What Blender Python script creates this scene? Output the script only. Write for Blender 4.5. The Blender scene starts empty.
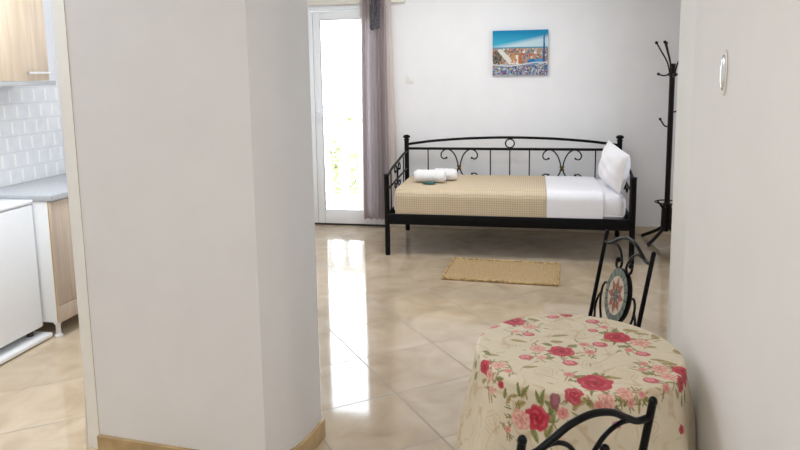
import bpy, bmesh, math, random
import numpy as np
from mathutils import Vector, Matrix
random.seed(7)
S = bpy.context.scene
COL = S.collection
PI = math.pi

# ------------------------------------------------------------------ materials
def mat(name):
    m = bpy.data.materials.new(name); m.use_nodes = True
    nt = m.node_tree
    return m, nt, nt.nodes['Principled BSDF']

def N(nt, typ, **kw):
    n = nt.nodes.new(typ)
    for k, v in kw.items():
        if k in n.inputs.keys() if isinstance(k, str) else False:
            n.inputs[k].default_value = v
        else:
            setattr(n, k, v)
    return n

def simple(name, col, rough=.5, metal=0., noise=.0, scale=30., bump=0., spec=None, coat=0., stretch=(1, 1, 1)):
    """principled material with procedural colour variation and bump"""
    m, nt, b = mat(name)
    b.inputs['Roughness'].default_value = rough
    b.inputs['Metallic'].default_value = metal
    if spec is not None: b.inputs['Specular IOR Level'].default_value = spec
    if coat: b.inputs['Coat Weight'].default_value = coat
    tc = N(nt, 'ShaderNodeTexCoord'); mp = N(nt, 'ShaderNodeMapping'); mp.inputs['Scale'].default_value = stretch
    nt.links.new(tc.outputs['Object'], mp.inputs['Vector'])
    nz = N(nt, 'ShaderNodeTexNoise'); nz.inputs['Scale'].default_value = scale; nz.inputs['Detail'].default_value = 4
    nt.links.new(mp.outputs[0], nz.inputs['Vector'])
    rp = N(nt, 'ShaderNodeValToRGB')
    c = np.array(col)
    rp.color_ramp.elements[0].position = .3; rp.color_ramp.elements[1].position = .7
    rp.color_ramp.elements[0].color = (*np.clip(c * (1 - noise), 0, 1), 1)
    rp.color_ramp.elements[1].color = (*np.clip(c * (1 + noise), 0, 1), 1)
    nt.links.new(nz.outputs['Fac'], rp.inputs['Fac']); nt.links.new(rp.outputs['Color'], b.inputs['Base Color'])
    if bump:
        bp = N(nt, 'ShaderNodeBump'); bp.inputs['Strength'].default_value = bump; bp.inputs['Distance'].default_value = .004
        nt.links.new(nz.outputs['Fac'], bp.inputs['Height']); nt.links.new(bp.outputs['Normal'], b.inputs['Normal'])
    return m

def math_node(nt, op, a, b=None):
    n = N(nt, 'ShaderNodeMath'); n.operation = op
    for i, v in enumerate((a, b)):
        if v is None: continue
        if isinstance(v, (int, float)): n.inputs[i].default_value = v
        else: nt.links.new(v, n.inputs[i])
    return n.outputs[0]

def tile_floor():
    m, nt, b = mat('polished_marble_tiles')
    s, th, ox, oy = .4533, .6471, -1.816, 3.8215
    tc = N(nt, 'ShaderNodeTexCoord'); sep = N(nt, 'ShaderNodeSeparateXYZ')
    nt.links.new(tc.outputs['Object'], sep.inputs[0])
    x = math_node(nt, 'SUBTRACT', sep.outputs[0], ox); y = math_node(nt, 'SUBTRACT', sep.outputs[1], oy)
    c, si = math.cos(th) / s, math.sin(th) / s
    u = math_node(nt, 'ADD', math_node(nt, 'MULTIPLY', x, c), math_node(nt, 'MULTIPLY', y, si))
    v = math_node(nt, 'SUBTRACT', math_node(nt, 'MULTIPLY', y, c), math_node(nt, 'MULTIPLY', x, si))
    def edge(w):
        f = math_node(nt, 'FRACT', w); return math_node(nt, 'MINIMUM', f, math_node(nt, 'SUBTRACT', 1., f))
    e = math_node(nt, 'MINIMUM', edge(u), edge(v))
    grout = math_node(nt, 'LESS_THAN', e, .0075)
    cell = N(nt, 'ShaderNodeCombineXYZ')
    nt.links.new(math_node(nt, 'FLOOR', u), cell.inputs[0]); nt.links.new(math_node(nt, 'FLOOR', v), cell.inputs[1])
    wn = N(nt, 'ShaderNodeTexWhiteNoise'); nt.links.new(cell.outputs[0], wn.inputs['Vector'])
    # marble veining, shifted per tile
    addv = N(nt, 'ShaderNodeVectorMath'); addv.operation = 'MULTIPLY_ADD'
    nt.links.new(wn.outputs['Color'], addv.inputs[0]); addv.inputs[1].default_value = (7, 7, 7)
    nt.links.new(tc.outputs['Object'], addv.inputs[2])
    nz = N(nt, 'ShaderNodeTexNoise'); nz.inputs['Scale'].default_value = 4.5; nz.inputs['Detail'].default_value = 8; nz.inputs['Distortion'].default_value = .8
    nt.links.new(addv.outputs[0], nz.inputs['Vector'])
    rp = N(nt, 'ShaderNodeValToRGB'); el = rp.color_ramp.elements
    el[0].position = .28; el[0].color = (.44, .345, .235, 1)
    el[1].position = .72; el[1].color = (.585, .485, .36, 1)
    x2 = el.new(.5); x2.color = (.525, .42, .30, 1)
    nt.links.new(nz.outputs['Fac'], rp.inputs['Fac'])
    hv = N(nt, 'ShaderNodeHueSaturation')
    nt.links.new(math_node(nt, 'ADD', math_node(nt, 'MULTIPLY', wn.outputs['Value'], .1), .95), hv.inputs['Value'])
    nt.links.new(rp.outputs[0], hv.inputs['Color'])
    mx = N(nt, 'ShaderNodeMix'); mx.data_type = 'RGBA'
    nt.links.new(grout, mx.inputs['Factor']); nt.links.new(hv.outputs[0], mx.inputs['A']); mx.inputs['B'].default_value = (.30, .26, .21, 1)
    nt.links.new(mx.outputs['Result'], b.inputs['Base Color'])
    r = math_node(nt, 'ADD', math_node(nt, 'MULTIPLY', nz.outputs['Fac'], .05), .05)
    r = math_node(nt, 'MAXIMUM', r, math_node(nt, 'MULTIPLY', grout, .5))
    nt.links.new(r, b.inputs['Roughness'])
    b.inputs['IOR'].default_value = 1.8
    nt.links.new(math_node(nt, 'SUBTRACT', .5, math_node(nt, 'MULTIPLY', grout, .35)), b.inputs['Specular IOR Level'])
    bp = N(nt, 'ShaderNodeBump'); bp.inputs['Strength'].default_value = .25; bp.inputs['Distance'].default_value = .002
    nt.links.new(math_node(nt, 'SUBTRACT', 1., grout), bp.inputs['Height']); nt.links.new(bp.outputs[0], b.inputs['Normal'])
    return m

def wall_tiles():
    m, nt, b = mat('kitchen_wall_tiles')
    tc = N(nt, 'ShaderNodeTexCoord'); sep = N(nt, 'ShaderNodeSeparateXYZ')
    nt.links.new(tc.outputs['Object'], sep.inputs[0])
    rz = math_node(nt, 'DIVIDE', math_node(nt, 'SUBTRACT', sep.outputs[2], .868), .103)
    row = math_node(nt, 'FLOOR', rz); fz = math_node(nt, 'FRACT', rz)
    sh = math_node(nt, 'MULTIPLY', math_node(nt, 'MODULO', row, 2.), .5)
    yy = math_node(nt, 'ADD', math_node(nt, 'DIVIDE', sep.outputs[1], .108), sh)
    fy = math_node(nt, 'FRACT', yy)
    ez = math_node(nt, 'MINIMUM', fz, math_node(nt, 'SUBTRACT', 1., fz)); ey = math_node(nt, 'MINIMUM', fy, math_node(nt, 'SUBTRACT', 1., fy))
    vglint = math_node(nt, 'MULTIPLY', math_node(nt, 'LESS_THAN', ey, .075), math_node(nt, 'GREATER_THAN', ez, .12))  # painted highlights: short white bars along the upright tile edges
    hj = math_node(nt, 'LESS_THAN', ez, .03)
    nz = N(nt, 'ShaderNodeTexNoise'); nz.inputs['Scale'].default_value = 16; nz.inputs['Detail'].default_value = 4
    nt.links.new(tc.outputs['Object'], nz.inputs['Vector'])
    rp = N(nt, 'ShaderNodeValToRGB'); el = rp.color_ramp.elements
    el[0].position = .3; el[0].color = (.76, .78, .80, 1); el[1].position = .7; el[1].color = (.85, .86, .87, 1)
    nt.links.new(nz.outputs['Fac'], rp.inputs['Fac'])
    m1 = N(nt, 'ShaderNodeMix'); m1.data_type = 'RGBA'; nt.links.new(math_node(nt, 'MULTIPLY', hj, .5), m1.inputs['Factor']); nt.links.new(rp.outputs[0], m1.inputs['A']); m1.inputs['B'].default_value = (.62, .64, .66, 1)
    m2 = N(nt, 'ShaderNodeMix'); m2.data_type = 'RGBA'; nt.links.new(vglint, m2.inputs['Factor']); nt.links.new(m1.outputs['Result'], m2.inputs['A']); m2.inputs['B'].default_value = (.95, .95, .93, 1)
    nt.links.new(m2.outputs['Result'], b.inputs['Base Color'])
    b.inputs['Roughness'].default_value = .2
    bp = N(nt, 'ShaderNodeBump'); bp.inputs['Strength'].default_value = .4; bp.inputs['Distance'].default_value = .004
    nt.links.new(nz.outputs['Fac'], bp.inputs['Height']); nt.links.new(bp.outputs[0], b.inputs['Normal'])
    return m

def wood(name, c1, c2, axis=2):
    m, nt, b = mat(name)
    tc = N(nt, 'ShaderNodeTexCoord'); mp = N(nt, 'ShaderNodeMapping')
    sc = [22, 22, 22]; sc[axis] = 1.3; mp.inputs['Scale'].default_value = sc
    nt.links.new(tc.outputs['Object'], mp.inputs['Vector'])
    nz = N(nt, 'ShaderNodeTexNoise'); nz.inputs['Scale'].default_value = 1.2; nz.inputs['Detail'].default_value = 6; nz.inputs['Distortion'].default_value = .6
    nt.links.new(mp.outputs[0], nz.inputs['Vector'])
    rp = N(nt, 'ShaderNodeValToRGB'); el = rp.color_ramp.elements
    el[0].position = .35; el[0].color = (*c1, 1); el[1].position = .65; el[1].color = (*c2, 1)
    nt.links.new(nz.outputs['Fac'], rp.inputs['Fac']); nt.links.new(rp.outputs[0], b.inputs['Base Color'])
    b.inputs['Roughness'].default_value = .45
    return m

def attr_mat(name, rough=.8, attr='Col', weave=0., sheen=0., spec=.5):
    m, nt, b = mat(name)
    a = N(nt, 'ShaderNodeAttribute'); a.attribute_name = attr
    nt.links.new(a.outputs['Color'], b.inputs['Base Color'])
    b.inputs['Roughness'].default_value = rough; b.inputs['Specular IOR Level'].default_value = spec
    if sheen: b.inputs['Sheen Weight'].default_value = sheen
    if weave:
        tc = N(nt, 'ShaderNodeTexCoord'); nz = N(nt, 'ShaderNodeTexNoise'); nz.inputs['Scale'].default_value = 400
        nt.links.new(tc.outputs['Object'], nz.inputs['Vector'])
        bp = N(nt, 'ShaderNodeBump'); bp.inputs['Strength'].default_value = weave; bp.inputs['Distance'].default_value = .001
        nt.links.new(nz.outputs['Fac'], bp.inputs['Height']); nt.links.new(bp.outputs[0], b.inputs['Normal'])
    return m

def waffle(name, c1, c2, scale, depth=.004):
    """small woven check: grid of raised threads"""
    m, nt, b = mat(name)
    tc = N(nt, 'ShaderNodeTexCoord'); sep = N(nt, 'ShaderNodeSeparateXYZ'); nt.links.new(tc.outputs['Object'], sep.inputs[0])
    # use x and the running coordinate (y - z) so the weave flows over the edge
    run = math_node(nt, 'SUBTRACT', sep.outputs[1], sep.outputs[2])
    def wv(w): return math_node(nt, 'ABSOLUTE', math_node(nt, 'SINE', math_node(nt, 'MULTIPLY', w, scale)))
    h = math_node(nt, 'MULTIPLY', wv(sep.outputs[0]), wv(run))
    rp = N(nt, 'ShaderNodeValToRGB'); el = rp.color_ramp.elements
    el[0].position = .05; el[0].color = (*c1, 1); el[1].position = .55; el[1].color = (*c2, 1)
    nt.links.new(h, rp.inputs['Fac']); nt.links.new(rp.outputs[0], b.inputs['Base Color'])
    b.inputs['Roughness'].default_value = .9; b.inputs['Specular IOR Level'].default_value = .15
    bp = N(nt, 'ShaderNodeBump'); bp.inputs['Strength'].default_value = .5; bp.inputs['Distance'].default_value = depth
    nt.links.new(h, bp.inputs['Height']); nt.links.new(bp.outputs[0], b.inputs['Normal'])
    return m

def jute(name):
    m, nt, b = mat(name)
    tc = N(nt, 'ShaderNodeTexCoord'); sep = N(nt, 'ShaderNodeSeparateXYZ'); nt.links.new(tc.outputs['Object'], sep.inputs[0])
    def sn(w, s): return math_node(nt, 'SINE', math_node(nt, 'MULTIPLY', w, s))
    h = math_node(nt, 'MULTIPLY', sn(sep.outputs[0], 260.), sn(sep.outputs[1], 200.))
    nz = N(nt, 'ShaderNodeTexNoise'); nz.inputs['Scale'].default_value = 90; nt.links.new(tc.outputs['Object'], nz.inputs['Vector'])
    h = math_node(nt, 'ADD', math_node(nt, 'MULTIPLY', h, .35), nz.outputs['Fac'])
    rp = N(nt, 'ShaderNodeValToRGB'); el = rp.color_ramp.elements
    el[0].position = .2; el[0].color = (.48, .35, .19, 1); el[1].position = .55; el[1].color = (.80, .62, .38, 1)
    nt.links.new(h, rp.inputs['Fac']); nt.links.new(rp.outputs[0], b.inputs['Base Color'])
    b.inputs['Roughness'].default_value = .95; b.inputs['Specular IOR Level'].default_value = .1
    bp = N(nt, 'ShaderNodeBump'); bp.inputs['Strength'].default_value = .4; bp.inputs['Distance'].default_value = .004
    nt.links.new(h, bp.inputs['Height']); nt.links.new(bp.outputs[0], b.inputs['Normal'])
    return m

def glass_mat():
    m = bpy.data.materials.new('window_glass'); m.use_nodes = True; nt = m.node_tree; nt.nodes.clear()
    out = N(nt, 'ShaderNodeOutputMaterial'); t = N(nt, 'ShaderNodeBsdfTransparent'); g = N(nt, 'ShaderNodeBsdfGlossy'); g.inputs['Roughness'].default_value = .02
    fr = N(nt, 'ShaderNodeFresnel'); fr.inputs['IOR'].default_value = 1.45
    mx = N(nt, 'ShaderNodeMixShader'); t.inputs['Color'].default_value = (.96, .98, .98, 1)
    nt.links.new(fr.outputs[0], mx.inputs[0]); nt.links.new(t.outputs[0], mx.inputs[1]); nt.links.new(g.outputs[0], mx.inputs[2]); nt.links.new(mx.outputs[0], out.inputs[0])
    return m

def fabric_translucent(name, col, trans, attr=None):
    m = bpy.data.materials.new(name); m.use_nodes = True; nt = m.node_tree; nt.nodes.clear()
    out = N(nt, 'ShaderNodeOutputMaterial'); d = N(nt, 'ShaderNodeBsdfDiffuse'); t = N(nt, 'ShaderNodeBsdfTranslucent'); mx = N(nt, 'ShaderNodeMixShader')
    tc = N(nt, 'ShaderNodeTexCoord'); nz = N(nt, 'ShaderNodeTexNoise'); nz.inputs['Scale'].default_value = 250
    nt.links.new(tc.outputs['Object'], nz.inputs['Vector'])
    rp = N(nt, 'ShaderNodeValToRGB'); c = np.array(col)
    rp.color_ramp.elements[0].color = (*(c * .9), 1); rp.color_ramp.elements[1].color = (*np.clip(c * 1.1, 0, 1), 1)
    nt.links.new(nz.outputs['Fac'], rp.inputs['Fac'])
    for n in (d, t): nt.links.new(rp.outputs[0], n.inputs['Color'])
    mx.inputs[0].default_value = trans
    nt.links.new(d.outputs[0], mx.inputs[1]); nt.links.new(t.outputs[0], mx.inputs[2]); nt.links.new(mx.outputs[0], out.inputs[0])
    return m

M = dict(
    wall=simple('painted_plaster', (.82, .825, .85), .75, noise=.015, scale=6, bump=.03, spec=.25),
    wall_right=simple('painted_plaster_right', (.83, .815, .81), .6, noise=.012, scale=5, bump=.03, spec=.3),
    ceiling=simple('ceiling_paint', (.85, .85, .84), .8, noise=.01),
    floor=tile_floor(),
    skirting=simple('travertine_skirting', (.50, .36, .19), .25, noise=.22, scale=9, spec=.5),
    skirting_back=simple('pale_skirting', (.66, .58, .46), .25, noise=.1, scale=9),
    casing=simple('casing_paint', (.83, .83, .80), .5, noise=.01),
    pvc=simple('white_pvc', (.90, .92, .95), .25, noise=.01, spec=.5),
    rubber=simple('dark_rubber', (.03, .03, .03), .6),
    glass=glass_mat(),
    iron=simple('black_iron', (.003, .003, .004), .45, noise=.3, scale=60, spec=.16),
    chair_iron=simple('forged_black_iron', (.003, .003, .0035), .30, noise=.3, scale=60, spec=.17),
    brass=simple('aged_brass', (.10, .07, .03), .4, metal=.8, noise=.2),
    steel=simple('brushed_steel', (.78, .78, .77), .25, metal=.9, noise=.05),
    rack=simple('dark_rack_metal', (.010, .007, .008), .32, noise=.2, spec=.25),
    sheet=simple('white_cotton', (.84, .84, .89), .9, noise=.01, scale=40, bump=.08, spec=.1),
    towel=simple('white_terry', (.86, .86, .88), .95, noise=.04, scale=220, bump=.8, spec=.05),
    blanket=waffle('beige_waffle_weave', (.50, .40, .275), (.65, .54, .395), 165., .003),
    jute=jute('woven_jute'), jute_edge=simple('jute_binding', (.44, .31, .15), .95, noise=.6, scale=45, bump=.8, spec=.1),
    teal=simple('teal_wrapper', (.02, .12, .13), .4, noise=.2),
    cloth=attr_mat('rose_print_cloth', .55, weave=.15, spec=.3),
    picture=attr_mat('canvas_print', .55, spec=.2),
    wood_door=wood('grey_oak_laminate', (.42, .34, .27), (.56, .47, .38)),
    wood_wall=wood('light_oak_laminate', (.52, .41, .30), (.64, .53, .41)),
    edge_band=simple('honey_edge_band', (.55, .36, .12), .5, noise=.1),
    white_laminate=simple('white_melamine', (.78, .80, .82), .35, noise=.01),
    appliance=simple('white_enamel', (.80, .83, .87), .22, noise=.008, spec=.5),
    worktop=simple('grey_stone_worktop', (.42, .44, .47), .25, noise=.12, scale=90),
    alu=simple('grey_rail', (.45, .46, .47), .4, metal=.3, noise=.03),
    splash=wall_tiles(),
    curtain=fabric_translucent('taupe_curtain', (.52, .455, .47), .5),
    curtain_light=fabric_translucent('pale_taupe_voile', (.82, .76, .72), .55),
    heading=fabric_translucent('dark_heading', (.10, .095, .11), .1),
    rail=simple('cream_rail', (.80, .77, .70), .5, noise=.01),
    switch=simple('switch_plastic', (.80, .80, .79), .35, noise=.01),
    stone_out=simple('white_balcony_paint', (.85, .85, .84), .7, noise=.02),
    balcony=simple('balcony_tile', (.50, .42, .33), .6, noise=.08, scale=8),
    leaf=simple('tree_leaves', (.36, .40, .20), .6, noise=.4, scale=4),
    bark=simple('tree_bark', (.14, .10, .07), .9, noise=.3),
    mosaic_green=simple('mosaic_sage', (.16, .20, .17), .5, noise=.3, scale=45),
    mosaic_cream=simple('mosaic_cream', (.62, .55, .42), .5, noise=.15, scale=60),
    mosaic_red=simple('mosaic_terracotta', (.36, .13, .09), .5, noise=.3, scale=60),
    mosaic_dark=simple('mosaic_brown', (.14, .10, .08), .5, noise=.3, scale=60),
)

# ------------------------------------------------------------------ mesh helpers
def obj(name, bm, m, parent=None, smooth=True, angle=40):
    me = bpy.data.meshes.new(name)
    bmesh.ops.recalc_face_normals(bm, faces=bm.faces[:])
    bm.to_mesh(me); bm.free()
    ms = m if isinstance(m, (list, tuple)) else [m]
    for k in ms: me.materials.append(k)
    if smooth:
        me.shade_smooth()
        try: me.set_sharp_from_angle(angle=math.radians(angle))
        except Exception: pass
    o = bpy.data.objects.new(name, me); COL.objects.link(o)
    if parent: o.parent = parent
    return o

def tag(o, label, cat, group=None, kind=None):
    o['label'] = label; o['category'] = cat
    if group: o['group'] = group
    if kind: o['kind'] = kind
    return o

def thing(name, label, cat, loc=(0, 0, 0), rz=0, group=None, kind=None):
    o = bpy.data.objects.new(name, None); COL.objects.link(o); o.empty_display_size = .1
    o.location = loc; o.rotation_euler = (0, 0, rz)
    return tag(o, label, cat, group, kind)

def box(bm, x0, x1, y0, y1, z0, z1, bev=0., seg=2, mi=0):
    r = bmesh.ops.create_cube(bm, size=1)
    vs = r['verts']
    for v in vs:
        v.co = Vector(((x0 + x1) / 2 + v.co.x * (x1 - x0), (y0 + y1) / 2 + v.co.y * (y1 - y0), (z0 + z1) / 2 + v.co.z * (z1 - z0)))
    fs = list({f for v in vs for f in v.link_faces})
    for f in fs: f.material_index = mi
    if bev:
        es = list({e for v in vs for e in v.link_edges})
        bmesh.ops.bevel(bm, geom=es, offset=bev, segments=seg, affect='EDGES', profile=.5)
    return bm

def B(*a, **k): return box(bmesh.new(), *a, **k)

def tube(bm, pts, r, n=10, closed=False, caps=True, up=None):
    """sweep a circle (radius r or list) along points"""
    P = [Vector(p) for p in pts]; k = len(P)
    R = r if isinstance(r, (list, tuple)) else [r] * k
    T = []
    for i in range(k):
        if closed: t = P[(i + 1) % k] - P[(i - 1) % k]
        else: t = P[min(i + 1, k - 1)] - P[max(i - 1, 0)]
        T.append(t.normalized())
    a = Vector((0, 0, 1)) if abs(T[0].z) < .9 else Vector((1, 0, 0))
    nrm = (a - T[0] * a.dot(T[0])).normalized()
    rings = []
    for i in range(k):
        nrm = (nrm - T[i] * nrm.dot(T[i])).normalized()
        bn = T[i].cross(nrm)
        rings.append([bm.verts.new(P[i] + (nrm * math.cos(2 * PI * j / n) + bn * math.sin(2 * PI * j / n)) * R[i]) for j in range(n)])
    for i in range(k if closed else k - 1):
        A, Bq = rings[i], rings[(i + 1) % k]
        for j in range(n): bm.faces.new((A[j], A[(j + 1) % n], Bq[(j + 1) % n], Bq[j]))
    if caps and not closed:
        bm.faces.new(rings[0][::-1]); bm.faces.new(rings[-1])
    return bm

def spline(pts, sub=6, closed=False):
    """Catmull-Rom through points"""
    P = [Vector(p) for p in pts]; k = len(P); out = []
    for i in range(k if closed else k - 1):
        g = (lambda j: P[j % k]) if closed else (lambda j: P[max(0, min(k - 1, j))])
        p0, p1, p2, p3 = g(i - 1), g(i), g(i + 1), g(i + 2)
        for s in range(sub):
            t = s / sub
            out.append(.5 * ((2 * p1) + (p2 - p0) * t + (2 * p0 - 5 * p1 + 4 * p2 - p3) * t * t + (3 * p1 - p0 - 3 * p2 + p3) * t ** 3))
    if not closed: out.append(P[-1])
    return out

def lathe(bm, prof, c=(0, 0, 0), n=20):
    """prof: list of (radius, z) from bottom to top"""
    rings = []
    for r, z in prof:
        rings.append([bm.verts.new((c[0] + r * math.cos(2 * PI * j / n), c[1] + r * math.sin(2 * PI * j / n), c[2] + z)) for j in range(n)])
    for A, Bq in zip(rings, rings[1:]):
        for j in range(n): bm.faces.new((A[j], A[(j + 1) % n], Bq[(j + 1) % n], Bq[j]))
    bm.faces.new(rings[0][::-1]); bm.faces.new(rings[-1])
    return bm

def ball(bm, c, r, sc=(1, 1, 1), u=14, v=9):
    bmesh.ops.create_uvsphere(bm, u_segments=u, v_segments=v, radius=r, matrix=Matrix.Translation(c) @ Matrix.Diagonal((*sc, 1)))
    return bm

def prism(bm, poly, z0, z1):
    lo = [bm.verts.new((x, y, z0)) for x, y in poly]; hi = [bm.verts.new((x, y, z1)) for x, y in poly]
    k = len(poly)
    for i in range(k): bm.faces.new((lo[i], lo[(i + 1) % k], hi[(i + 1) % k], hi[i]))
    bm.faces.new(lo[::-1]); bm.faces.new(hi)
    return bm

def grid(bm, f, nu, nv, closed_u=False):
    vs = [[bm.verts.new(f(i / nu, j / nv)) for j in range(nv + 1)] for i in range(nu if closed_u else nu + 1)]
    k = len(vs)
    for i in range(nu):
        for j in range(nv):
            bm.faces.new((vs[i][j], vs[(i + 1) % k][j], vs[(i + 1) % k][j + 1], vs[i][j + 1]))
    return vs

def copy_tree(o, parent=None):
    c = o.copy(); COL.objects.link(c)
    if parent: c.parent = parent
    for ch in list(o.children): copy_tree(ch, c)
    return c

def structure(name, bm, m, label, cat, **k):
    o = obj(name, bm, m, **k); return tag(o, label, cat, kind='structure')

# ------------------------------------------------------------------ the room shell
XW = .455            # hall right wall face
BW = 6.55            # back wall face
CEIL = 2.75
structure('floor', B(-3.55, 2.35, -2.2, BW + .2, -.12, 0), M['floor'], 'polished beige marble tile floor laid diagonally through hall, kitchen and living room', 'floor', smooth=False)
structure('ceiling', B(-3.55, 2.35, -2.2, BW + .2, CEIL, CEIL + .1), M['ceiling'], 'plain white ceiling', 'ceiling', smooth=False)

bm = bmesh.new()
DX0, DX1, DZ = -2.86, -1.42, 2.23          # balcony door opening
box(bm, -3.0, DX0, BW, BW + .2, 0, CEIL); box(bm, DX1, 2.35, BW, BW + .2, 0, CEIL); box(bm, DX0, DX1, BW, BW + .2, DZ, CEIL)
structure('wall_back', bm, M['wall'], 'white plaster wall behind the black metal daybed', 'wall', smooth=False)
structure('wall_living_left', B(-3.12, -3.0, 4.3, BW + .2, 0, CEIL), M['wall'], 'white side wall of living room beside balcony door', 'wall', smooth=False)
bm = bmesh.new()
WY0, WY1, WZ0, WZ1 = 4.2, 5.5, .9, 2.2     # living room side window
box(bm, 2.2, 2.35, 2.3, WY0, 0, CEIL); box(bm, 2.2, 2.35, WY1, BW, 0, CEIL); box(bm, 2.2, 2.35, WY0, WY1, 0, WZ0); box(bm, 2.2, 2.35, WY0, WY1, WZ1, CEIL)
structure('wall_living_right', bm, M['wall'], 'white right side wall of living room with a window', 'wall', smooth=False)
w = thing('window_1', 'white framed window in the right wall of the living room', 'window', (2.27, (WY0 + WY1) / 2, WZ0), kind='structure')
h = (WY1 - WY0) / 2; bm = bmesh.new()
for y in (-h, -.03, h - .06): box(bm, -.03, .03, y, y + .06, 0, WZ1 - WZ0, .004)
box(bm, -.03, .03, -h, h, 0, .06, .004); box(bm, -.03, .03, -h, h, WZ1 - WZ0 - .06, WZ1 - WZ0, .004)
obj('window_frame', bm, M['pvc'], w)
for y in (-h + .05, .02): obj('pane', B(-.004, .004, y, y + h - .07, .05, WZ1 - WZ0 - .05), M['glass'], w, smooth=False)
structure('wall_hall_right', prism(bmesh.new(), [(XW, -2.2), (.75, -2.2), (.75, 2.10), (XW, 2.10)], 0, CEIL), M['wall_right'], 'white hall wall on the right, pressed against the round table', 'wall', smooth=False)
# pillar that ends the right wall, set back a hair and with a rounded arris
poly = [(XW + .001, 2.10), (XW + .029, 2.46)] + [(XW + .037 - .008 * math.cos(t), 2.462 + .008 * math.sin(t)) for t in np.linspace(.1, PI / 2, 5)] + [(.75, 2.47), (.75, 2.10)]
structure('trim_1', prism(bmesh.new(), poly, 0, CEIL), M['casing'], 'white pillar face ending the right hall wall beside the round table', 'pillar')
structure('wall_hall_back', B(-3.55, .75, -2.2, -2.05, 0, CEIL), M['wall'], 'white wall at the rear of the hall', 'wall', smooth=False)
structure('wall_living_front', B(.75, 2.2, 2.2, 2.32, 0, CEIL), M['wall'], 'white front wall of living room to the right of the hall', 'wall', smooth=False)
# the wall block between kitchen opening and living room
arc = [(-.98, 2.232), (-.951, 2.268), (-.922, 2.306), (-.902, 2.345), (-.889, 2.39), (-.880, 2.44), (-.872, 2.50), (-.866, 2.56)]
blk = [(-1.735, 2.292)] + arc + [(-1.60, 2.56), (-1.735, 2.56)]
structure('wall_centre', prism(bmesh.new(), blk, 0, CEIL), M['wall'], 'broad white wall block between the kitchen opening and the living room', 'wall', angle=14)
off = [(-1.735, 2.276), (-.984, 2.216), (-.950, 2.250), (-.915, 2.287), (-.893, 2.328), (-.877, 2.375), (-.868, 2.43), (-.860, 2.50), (-.854, 2.575)]
back = [(-.868, 2.562)] + arc[::-1] + [(-1.735, 2.293)]
structure('baseboard_centre', prism(bmesh.new(), off + back, 0, .082), M['skirting'], 'tan marble skirting round the foot of the white wall block', 'skirting', angle=20)
structure('trim_2', prism(bmesh.new(), [(-1.816, 2.33), (-1.735, 2.306), (-1.735, 2.56), (-1.816, 2.56)], 0, CEIL), M['casing'], 'off-white casing edging the kitchen opening, left of the wall block', 'door casing', smooth=False)
structure('trim_3', prism(bmesh.new(), [(-1.7385, 2.3045), (-1.7335, 2.2895), (-1.7325, 2.2925), (-1.7355, 2.307)], 0, CEIL), simple('sealant', (.55, .47, .36), .7, noise=.1), 'thin tan joint line between casing and wall block', 'joint', smooth=False)
# kitchen shell
structure('wall_kitchen_left', B(-3.42, -3.28, -2.2, 4.3, 0, CEIL), M['wall'], 'white kitchen wall behind the worktop', 'wall', smooth=False)
structure('wall_kitchen_back', B(-3.28, -1.6, 4.2, 4.3, 0, CEIL), M['wall'], 'white end wall of kitchen', 'wall', smooth=False)
structure('wall_kitchen_right', B(-1.735, -1.60, 2.56, 4.2, 0, CEIL), M['wall'], 'white partition between kitchen and living room', 'wall', smooth=False)
structure('wall_tiles_kitchen', B(-3.28, -3.268, 2.3, 4.19, .868, 1.497), M['splash'], 'glossy pale grey staggered wall tiles between worktop and wall cabinet', 'wall tiles', smooth=False)
structure('baseboard_back', B(DX1 + .02, 2.2, BW - .012, BW, 0, .075, .003), M['skirting_back'], 'pale beige skirting along the wall behind the daybed', 'skirting')
structure('baseboard_right', B(2.188, 2.2, 2.32, BW - .012, 0, .075), M['skirting_back'], 'pale beige skirting along the right wall of the living room', 'skirting')

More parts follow.
